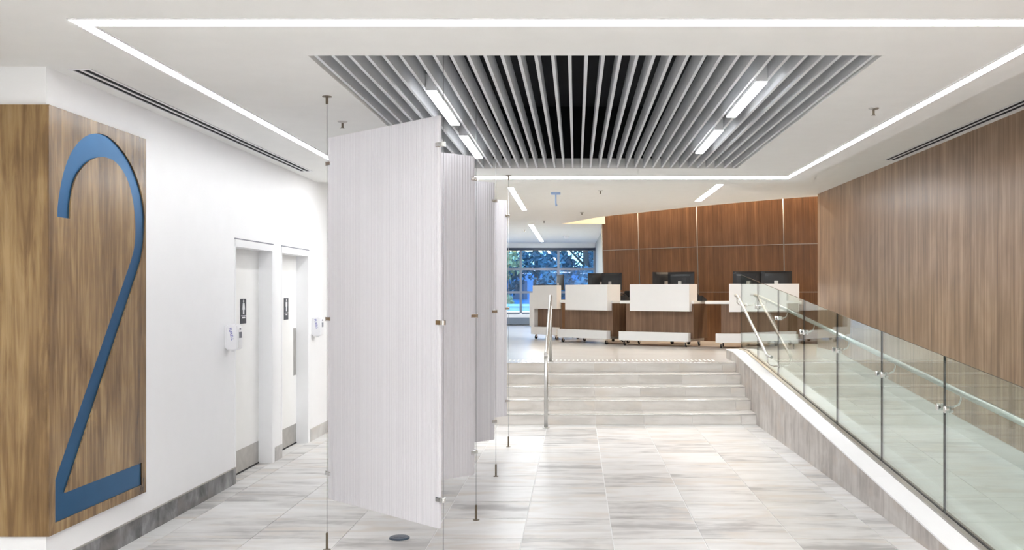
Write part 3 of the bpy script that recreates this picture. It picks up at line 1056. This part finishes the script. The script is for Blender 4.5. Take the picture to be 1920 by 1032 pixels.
# ================================================================== STEPS
st = tag(empty('stairs', (-0.35, YS, 0)), 'five pale tiled steps with bright metal nosings', 'stairs')
prof = []
for k in range(5):
    prof += [(YS + k * TRD + 0.01, k * RIS - (0.004 if k == 0 else 0.01)), (YS + k * TRD + 0.01, (k + 1) * RIS - 0.01)]
prof += [(YT + 0.02, ZP - 0.01), (YT + 0.02, -0.004)]
n = len(prof)
vs = [(XL, a, b) for a, b in prof] + [(XC, a, b) for a, b in prof]
fs = [tuple(range(n)), tuple(range(2 * n - 1, n - 1, -1))] + [(i, (i + 1) % n, n + (i + 1) % n, n + i) for i in range(n)]
me = mesh_from('step_core', vs, fs, M['grout'])
bm = bmesh.new()
bm.from_mesh(me)
bmesh.ops.triangulate(bm, faces=[f for f in bm.faces if len(f.verts) > 4])
bm.to_mesh(me)
bm.free()
link('step_core', me, (0, 0, 0), st)
sx_ = [XL] + [0.244 + 0.6 * k for k in range(-5, 3)] + [2.044, XC]
for k in range(5):
    yf = YS + k * TRD
    for a, b in zip(sx_[:-1], sx_[1:]):
        box('riser_tile', a + 0.001, b - 0.001, yf, yf + 0.011, k * RIS + 0.001, (k + 1) * RIS - 0.010, 'riser_tile', st)
        if k < 4:
            box('tread_tile', a + 0.001, b - 0.001, yf + 0.012, yf + TRD - 0.0005, (k + 1) * RIS - 0.011, (k + 1) * RIS, 'riser_tile', st)
    box('nosing', XL + 0.002, XC - 0.002, yf - 0.006, yf + 0.035, (k + 1) * RIS - 0.010, (k + 1) * RIS + 0.003, 'chrome', st, 0.002)
# tactile bars behind the top step
tt = tag(empty('tactile_strip', (0.0, YT + 0.4, ZP)), 'row of slim white tactile bars behind the top step', 'tactile strip')
bar = boxmesh(0.02, 0.30, 0.006, 'tactile', 0.002)
nb = 76
for k in range(nb):
    o = link('bar', bar, (-2.6 + k * 0.061, YT + 0.42, ZP + 0.003), tt)

# ---- stair handrail with posts
hr = tag(empty('stair_handrail', (-0.36, 12.16, 0)), 'stainless stair handrail on posts in the middle of the steps', 'handrail')
hx = -0.362
tube('post', [(hx, 12.16, 0), (hx, 12.16, 0.87)], 0.024, 'steel', hr, 16)
tube('post', [(hx, 14.32, ZP), (hx, 14.32, 1.55)], 0.022, 'steel', hr, 16)
tube('rail', [(hx, 12.0, 0.90), (hx, 12.16, 0.905), (hx, 14.3, 1.585), (hx, 14.5, 1.585)], 0.021, 'steel', hr, 16)
lathe('base_plate', [(0.045, 0), (0.045, 0.006), (0.03, 0.01)], 'steel', (hx, 12.16, 0), hr)
lathe('base_plate', [(0.045, 0), (0.045, 0.006), (0.03, 0.01)], 'steel', (hx, 14.32, ZP), hr)

# ================================================================== RAMP KERB
kc = tag(empty('ramp_kerb', (2.33, 10.0, 0)), 'sloping taupe tiled kerb with white cap carrying the glass', 'kerb')
yk0, yk1 = 5.0, 14.98
yk_m = (0.80 + 0.40) / SL
prof = [(yk0, -0.004), (yk0, max(curb_z(yk0) - 0.012, 0.002)), (yk_m, 0.788), (yk1, 0.788), (yk1, -0.004)]
o = prism('kerb_core', prof, 0, XG + 0.03 - XC - 0.014, 'white', kc)
o.rotation_euler = (R(90), 0, R(90))
o.location = Vector((XC + 0.013, 0, 0)) - kc.location
ya = yk0
while ya < yk1 - 0.01:
    yb = min(ya + 0.6, yk1)
    za, zb = curb_z(ya) - 0.006, curb_z(yb) - 0.006
    ym = (ya + yb) / 2
    g = 0.0008
    v = []
    for xx in (-0.006, 0.006):
        v += [(xx, ya - ym + g, 0), (xx, yb - ym - g, 0), (xx, yb - ym - g, zb), (xx, ya - ym + g, max(za, 0.01))]
    me = mesh_from('kerb_tile', v, BF, M['curb_tile'])
    link('kerb_tile', me, (XC + 0.006, ym, 0), kc)
    ya = yb


def slope_bar(name, x0, x1, z0, z1, ya, yb, zf, mat, parent, bend=None):
    ys_ = [ya] + ([bend] if bend and ya < bend < yb else []) + [yb]
    vs, fs = [], []
    ref = Vector(((x0 + x1) / 2, ya, zf(ya)))
    for y in ys_:
        z = zf(y)
        vs += [Vector((x0, y, z + z0)) - ref, Vector((x1, y, z + z0)) - ref, Vector((x1, y, z + z1)) - ref, Vector((x0, y, z + z1)) - ref]
    for q in range(len(ys_) - 1):
        for k in range(4):
            k2 = (k + 1) % 4
            fs.append((q * 4 + k, q * 4 + k2, q * 4 + 4 + k2, q * 4 + 4 + k))
    fs += [(0, 1, 2, 3), tuple((len(ys_) - 1) * 4 + k for k in range(4))]
    return link(name, mesh_from(name, vs, fs, M[mat]), ref, parent)


for ca, cb in ((yk0, 7.64), (7.644, 11.2), (11.204, yk1)):
    slope_bar('cap', XC - 0.004, 2.40, -0.012, 0.0, ca, cb, curb_z, 'white', kc, yk_m)
slope_bar('channel', 2.402, 2.441, -0.012, 0.012, yk0, yk1, curb_z, 'alu', kc, yk_m)
slope_bar('channel', 2.459, 2.48, -0.012, 0.012, yk0, yk1, curb_z, 'alu', kc, yk_m)
slope_bar('gasket', 2.4405, 2.443, 0.0, 0.014, yk0, yk1, curb_z, 'rubber', kc, yk_m)
slope_bar('gasket', 2.457, 2.4595, 0.0, 0.014, yk0, yk1, curb_z, 'rubber', kc, yk_m)

# ---- glass panels
joints = [14.94 - 1.375 * k for k in range(8)]
ordinal = ['farthest', 'second farthest', 'third farthest', 'middle', 'third nearest', 'second nearest', 'nearest']
for k in range(7):
    y1, y0 = joints[k] - 0.006, joints[k + 1] + 0.006
    z = lambda y: curb_z(y) - 0.005
    tz = lambda y: 0.65 + SL * y
    ref = Vector((XG, (y0 + y1) / 2, z((y0 + y1) / 2)))
    vs = []
    for xx in (XG - 0.0065, XG + 0.0065):
        vs += [Vector((xx, y0, z(y0))) - ref, Vector((xx, y1, z(y1))) - ref, Vector((xx, y1, tz(y1))) - ref, Vector((xx, y0, tz(y0))) - ref]
    fs = [(0, 1, 2, 3), (7, 6, 5, 4), (0, 4, 5, 1), (1, 5, 6, 2), (2, 6, 7, 3), (3, 7, 4, 0)]
    me = mesh_from('glass_panel', vs, fs, [M['glass'], M['glass_edge'], M['glass_top']], [0, 0, 1, 1, 2, 1])
    o = link('glass_panel', me, ref)
    tag(o, ordinal[k] + ' clear glass guard panel along the ramp', 'glass panel', 'glass panels of the ramp guard')

# ---- ramp handrail behind the glass
rh = tag(empty('ramp_handrail', (2.55, 10.0, 1.2)), 'stainless handrail clamped behind the glass along the ramp', 'handrail')
hz = lambda y: 0.405 + SL * y
tube('rail', [(2.56, 4.9, hz(4.9)), (2.56, 14.4, hz(14.4)), (2.56, 14.7, hz(14.4))], 0.021, 'steel', rh, 16)
for y in joints[1:]:
    zb = 0.305 + SL * y
    for dy in (-0.07, 0.07):
        o = lathe('button', [(0.024, 0), (0.024, 0.018), (0.02, 0.024), (0.001, 0.024)], 'chrome', (XG - 0.0065, y + dy, zb), rh, 18)
        o.rotation_euler = (0, R(-90), 0)
        o = lathe('button', [(0.024, 0), (0.024, 0.018), (0.018, 0.024), (0.001, 0.024)], 'chrome', (XG + 0.0065, y + dy, zb), rh, 18)
        o.rotation_euler = (0, R(90), 0)
    tube('arm', [(XG + 0.03, y + 0.07, zb), (XG + 0.07, y + 0.05, zb), (XG + 0.10, y + 0.02, zb + 0.02), (2.56, y, zb + 0.06), (2.56, y, hz(y) - 0.018)], 0.007, 'chrome', rh, 8)

# ---- short handrail over the steps, fixed to the glass
sh = tag(empty('side_handrail', (2.3, 13.0, 1.2)), 'stainless handrail over the steps fixed to the glass guard', 'handrail')
tube('rail', [(2.33, 12.0, 0.865), (2.305, 12.16, 0.885), (2.305, 14.3, 1.58), (2.305, 14.55, 1.595)], 0.019, 'steel', sh, 16)
for (y, zr_) in ((12.12, 0.885), (14.42, 1.587)):
    tube('bracket', [(2.305, y, zr_ - 0.018), (2.305, y, zr_ - 0.09), (2.33, y, zr_ - 0.125), (2.37, y, zr_ - 0.135), (XG - 0.007, y, zr_ - 0.135)], 0.008, 'chrome', sh, 8)
    o = lathe('button', [(0.024, 0), (0.024, 0.012), (0.016, 0.018)], 'chrome', (XG - 0.0068, y, zr_ - 0.135), sh, 18)
    o.rotation_euler = (0, R(-90), 0)

# ================================================================== DESKS
desks = [(-0.41, 20.85, 50), (0.578, 19.0, 48), (2.01, 18.0, 31), (3.84, 17.39, 12)]
dlab = ['white and walnut reception desk nearest the window', 'walnut reception desk second from the window',
        'walnut reception desk in the middle, right of the second', 'walnut reception desk seen partly through the glass guard']


def wheel_at(x, y, parent, r=0.036):
    """a swivel caster: plate (part) with fork and wheel (sub-parts), in the parent's own frame"""
    t = link('caster', boxmesh(0.05, 0.05, 0.012, 'chrome', 0.002), (x, y, 0.1 - 0.006), parent, True)
    for s in (-1, 1):
        o = link('fork', boxmesh(0.004, 0.03, 0.06, 'chrome'), (s * 0.017, 0.008, -0.03), t, True)
    o = lathe('wheel', [(r * 0.6, -0.012), (r, -0.009), (r, 0.009), (r * 0.6, 0.012)], 'rubber', (0, 0.012, -(0.094 - r)), t, 16, True)
    o.rotation_euler = (0, R(90), 0)
    return t


for k, (dx, dy, th) in enumerate(desks):
    t = tag(empty('reception_desk', (dx, dy, ZP), -R(th)), dlab[k], 'desk', 'reception desks on casters')
    W = 0.86 if k == 0 else 1.42
    box('base_panel', -W, 0, 0, 0.10, 0.10, 0.26, 'desk_white', t, 0.003, True)
    box('base_frame', -W + 0.01, -0.002, 0.10, 0.70, 0.10, 0.15, 'steel', t, 0.002, True)
    bd = box('body', -W + 0.09, 0.05, 0.12, 0.72, 0.15, 0.78, 'wood_desk', t, 0, True)
    box('counter_box', -W + (0.06 if k == 0 else 0.235), 0.015, 0.0, 0.12 if k == 0 else 0.35, 0.643, 1.135, 'desk_white', t, 0.003, True)
    box('worktop', -W - (0.19 if k == 3 else 0.03), 0.06, 0.10, 0.80, 0.78, 0.83, 'desk_white', t, 0.004, True)
    if k == 0:
        box('end_panel', -W - 0.08, -W + 0.085, 0.02, 0.70, 0.26, 0.98, 'desk_white', t, 0.003, True)
    for (cx, cy) in ((-W + 0.09, 0.06), (-0.08, 0.06), (-W + 0.09, 0.64), (-0.08, 0.64)):
        wheel_at(cx, cy, t)


def on_desk(k, x, y, z=0.0):
    dx, dy, th = desks[k]
    a = -R(th)
    return (dx + x * math.cos(a) - y * math.sin(a), dy + x * math.sin(a) + y * math.cos(a), ZP + z)


def bent_panel(w, h, d):
    """monitor shell: slightly domed back"""
    vs, fs = [], []
    n = 8
    for i in range(n + 1):
        for j in range(n + 1):
            u, v = i / n * 2 - 1, j / n * 2 - 1
            b = d * (1 - u ** 4) * (1 - v ** 4)
            vs.append((u * w / 2, -b - 0.008, (v + 1) * h / 2))
    q = len(vs)
    for i in range(n + 1):
        for j in range(n + 1):
            u, v = i / n * 2 - 1, j / n * 2 - 1
            vs.append((u * w / 2, 0.012, (v + 1) * h / 2))
    for i in range(n):
        for j in range(n):
            a = i * (n + 1) + j
            fs.append((a, a + n + 1, a + n + 2, a + 1))
            fs.append((q + a, q + a + 1, q + a + n + 2, q + a + n + 1))
    rim = [i * (n + 1) for i in range(n + 1)] + [n * (n + 1) + j for j in range(1, n + 1)] + [i * (n + 1) + n for i in range(n - 1, -1, -1)] + [j for j in range(n - 1, 0, -1)]
    for a, b in zip(rim, rim[1:] + rim[:1]):
        fs.append((a, b, q + b, q + a))
    return mesh_from('monitor_shell', vs, fs, M['plastic_black'])


MON = bent_panel(0.54, 0.33, 0.03)
mons = [(0, -0.62, 0.22, 26, 'monitor at the left, set low on the desk nearest the window'),
        (0, -0.31, 0.36, -24, 'monitor turned sideways at the right end of the desk nearest the window'),
        (1, -0.74, 0.55, 66, 'angled monitor at left on the second desk from the window'),
        (1, -0.30, 0.42, 0, 'monitor at right on the second desk from the window'),
        (2, -0.74, 0.55, 62, 'angled monitor at left on the middle reception desk'),
        (2, -0.38, 0.50, -2, 'monitor at right on the middle reception desk'),
        (3, -0.88, 0.55, 6, 'left monitor of the pair on the desk behind the glass'),
        (3, -0.38, 0.53, 0, 'right monitor of the pair on the desk behind the glass')]
for (k, x, y, a, lab) in mons:
    p = on_desk(k, x, y, 0.83)
    t = tag(empty('monitor', p, -R(desks[k][2]) + R(a)), lab, 'monitor', 'monitors on the reception desks')
    low = lab.startswith('monitor at the left')
    hz0 = 0.07 if low else 0.205
    sh_ = link('shell', MON, (0, 0, hz0), t, True)
    hd = 0.315
    if low:
        sh_.scale = (0.85, 1, 0.77)
        hd = 0.24
    box('display', -0.22 if low else -0.255, 0.22 if low else 0.255, 0.012, 0.014, hz0 + 0.015, hz0 + hd, 'grey_plastic', t, 0, True)
    box('stand', -0.035, 0.035, -0.055, -0.03, 0.01, hz0 + 0.16, 'steel', t, 0.004, True)
    box('foot', -0.12, 0.12, -0.10, 0.08, 0.0, 0.012, 'plastic_black', t, 0.003, True)
for (k, x, y, lab) in ((1, 0.0, 0.50, 'black desk phone at the right end of the second desk'),
                       (2, 0.0, 0.50, 'black desk phone at the right end of the middle desk')):
    p = on_desk(k, x, y, 0.83)
    t = tag(empty('desk_phone', p, -R(desks[k][2])), lab, 'phone', 'desk phones')
    vs = [(-0.09, -0.1, 0), (0.09, -0.1, 0), (0.09, 0.1, 0), (-0.09, 0.1, 0), (-0.09, -0.1, 0.10), (0.09, -0.1, 0.10), (0.09, 0.1, 0.03), (-0.09, 0.1, 0.03)]
    link('base', mesh_from('phone_base', vs, BF, M['plastic_black']), (0, 0, 0), t, True)
    hs = tube('handset', [(-0.06, -0.09, 0.125), (-0.06, -0.06, 0.135), (-0.06, 0.04, 0.11), (-0.06, 0.09, 0.07)], [0.022, 0.014, 0.014, 0.022], 'plastic_black', t, 10, True)
    box('keypad', -0.02, 0.08, -0.02, 0.08, 0.04, 0.062, 'grey_plastic', t, 0.002, True)

# ---- task chairs behind the desks (their bases show beneath the desks)
clab = ['black task chair behind the desk nearest the window', 'black task chair behind the second desk from the window',
        'black task chair behind the middle reception desk', 'black task chair behind the desk seen through the glass']
for k in range(4):
    p = on_desk(k, -0.62, 1.16)
    t = tag(empty('task_chair', p, -R(desks[k][2]) + R(12 * k)), clab[k], 'chair', 'black task chairs')
    for q in range(5):
        a = 2 * math.pi * q / 5
        ax, ay = math.cos(a) * 0.28, math.sin(a) * 0.28
        tube('base_arm', [(0, 0, 0.11), (ax * 0.5, ay * 0.5, 0.10), (ax, ay, 0.075)], [0.03, 0.024, 0.016], 'plastic_black', t, 8, True)
        o = lathe('wheel', [(0.02, -0.02), (0.032, -0.016), (0.032, 0.016), (0.02, 0.02)], 'rubber', (ax, ay, 0.032), t, 14, True)
        o.rotation_euler = (0, R(90), a + 0.5)
    lathe('gas_lift', [(0.035, 0.1), (0.035, 0.24), (0.018, 0.25), (0.018, 0.42)], 'plastic_black', (0, 0, 0), t, 12, True)
    box('seat', -0.24, 0.24, -0.23, 0.23, 0.42, 0.50, 'fabric', t, 0.03, True)
    box('backrest', -0.22, 0.22, 0.22, 0.28, 0.58, 1.02, 'fabric', t, 0.028, True)
    tube('back_support', [(0, 0.1, 0.43), (0, 0.28, 0.45), (0, 0.3, 0.62)], 0.02, 'plastic_black', t, 8, True)
    for s in (-1, 1):
        tube('armrest', [(s * 0.22, 0.02, 0.44), (s * 0.28, 0.02, 0.46), (s * 0.28, 0.02, 0.64), (s * 0.28, -0.14, 0.66)], 0.016, 'plastic_black', t, 8, True)

# ================================================================== OUTSIDE THE WINDOW
struct(link('ground', boxes_mesh('ground', [(-60, 60, YW + 1.0, 130, -0.6, -0.4)], 'asphalt')), 'ground outside the window')


def tree(x, y, z0, h, rad_, leaf, nleaf, size, lab, seed):
    rnd = random.Random(seed)
    t = tag(empty('tree', (x, y, z0)), lab, 'tree', 'trees outside the window')
    tube('trunk', [(x, y, z0), (x + 0.1, y, z0 + h * 0.4), (x - 0.1, y, z0 + h * 0.85)], [0.22, 0.15, 0.05], 'bark', t, 8)
    for q in range(5):
        a = rnd.random() * 6.28
        zb = z0 + h * (0.3 + 0.12 * q)
        tube('branch', [(x, y, zb), (x + math.cos(a) * rad_ * 0.5, y + math.sin(a) * rad_ * 0.5, zb + h * 0.14)], [0.07, 0.02], 'bark', t, 6)
    blobs = []
    for q in range(26):
        a, rr = rnd.random() * 6.28, rad_ * math.sqrt(rnd.random()) * 0.85
        blobs.append((math.cos(a) * rr, math.sin(a) * rr, h * (0.22 + 0.72 * rnd.random()), rad_ * rnd.uniform(0.2, 0.4)))
    vs, fs = [], []
    for q in range(nleaf):
        bx, by, bz, br_ = blobs[rnd.randrange(len(blobs))]
        d = Vector((rnd.gauss(0, 1), rnd.gauss(0, 1), rnd.gauss(0, 1))).normalized() * br_ * (0.6 + 0.5 * rnd.random())
        p = Vector((bx, by, bz)) + d
        u = Vector((rnd.gauss(0, 1), rnd.gauss(0, 1), rnd.gauss(0, 1))).normalized()
        w = u.orthogonal().normalized()
        s = size * rnd.uniform(0.6, 1.3)
        i = len(vs)
        vs += [p - u * s, p + w * s * 0.5, p + u * s, p - w * s * 0.5]
        fs.append((i, i + 1, i + 2, i + 3))
    f = link('foliage', mesh_from('foliage', vs, fs, M[leaf]), (x, y, z0), t)
    f['kind'] = 'stuff'


tree(-4.6, 46, -0.4, 6.4, 1.9, 'leaf_yellow', 5000, 0.13, 'yellow green autumn tree at the left of the window view', 1)
tree(-2.1, 52, -0.4, 8.0, 2.4, 'leaf_dark', 6000, 0.16, 'dark green tree in the middle of the window view', 2)
tree(0.4, 48, -0.4, 8.0, 2.3, 'leaf_blue', 6000, 0.16, 'mid green tree filling the right of the window view', 3)
tree(2.6, 56, -0.4, 8.6, 2.6, 'leaf_dark', 5000, 0.17, 'dark tree farthest right beyond the window', 4)
ob = tag(empty('office_building', (-1.2, 70, -0.4)), 'low blue clad building beyond the trees', 'building')
box('wall', -9.0, 4.0, 70, 78, -0.4, 3.2, 'blue_clad', ob)
for k in range(9):
    box('window', -8.6 + k * 1.4, -7.6 + k * 1.4, 69.93, 70.0, 1.2, 2.5, 'window_head', ob)
box('roof_edge', -9.2, 4.2, 69.8, 78.2, 3.2, 3.45, 'outer_white', ob)
pw_ = tag(empty('parapet', (-2, 36, -0.4)), 'white parapet with a rail outside the window', 'parapet')
box('wall', -8, 5, 36, 36.2, -0.4, 1.15, 'outer_white', pw_)
box('coping', -8, 5, 35.95, 36.25, 1.15, 1.24, 'white', pw_)
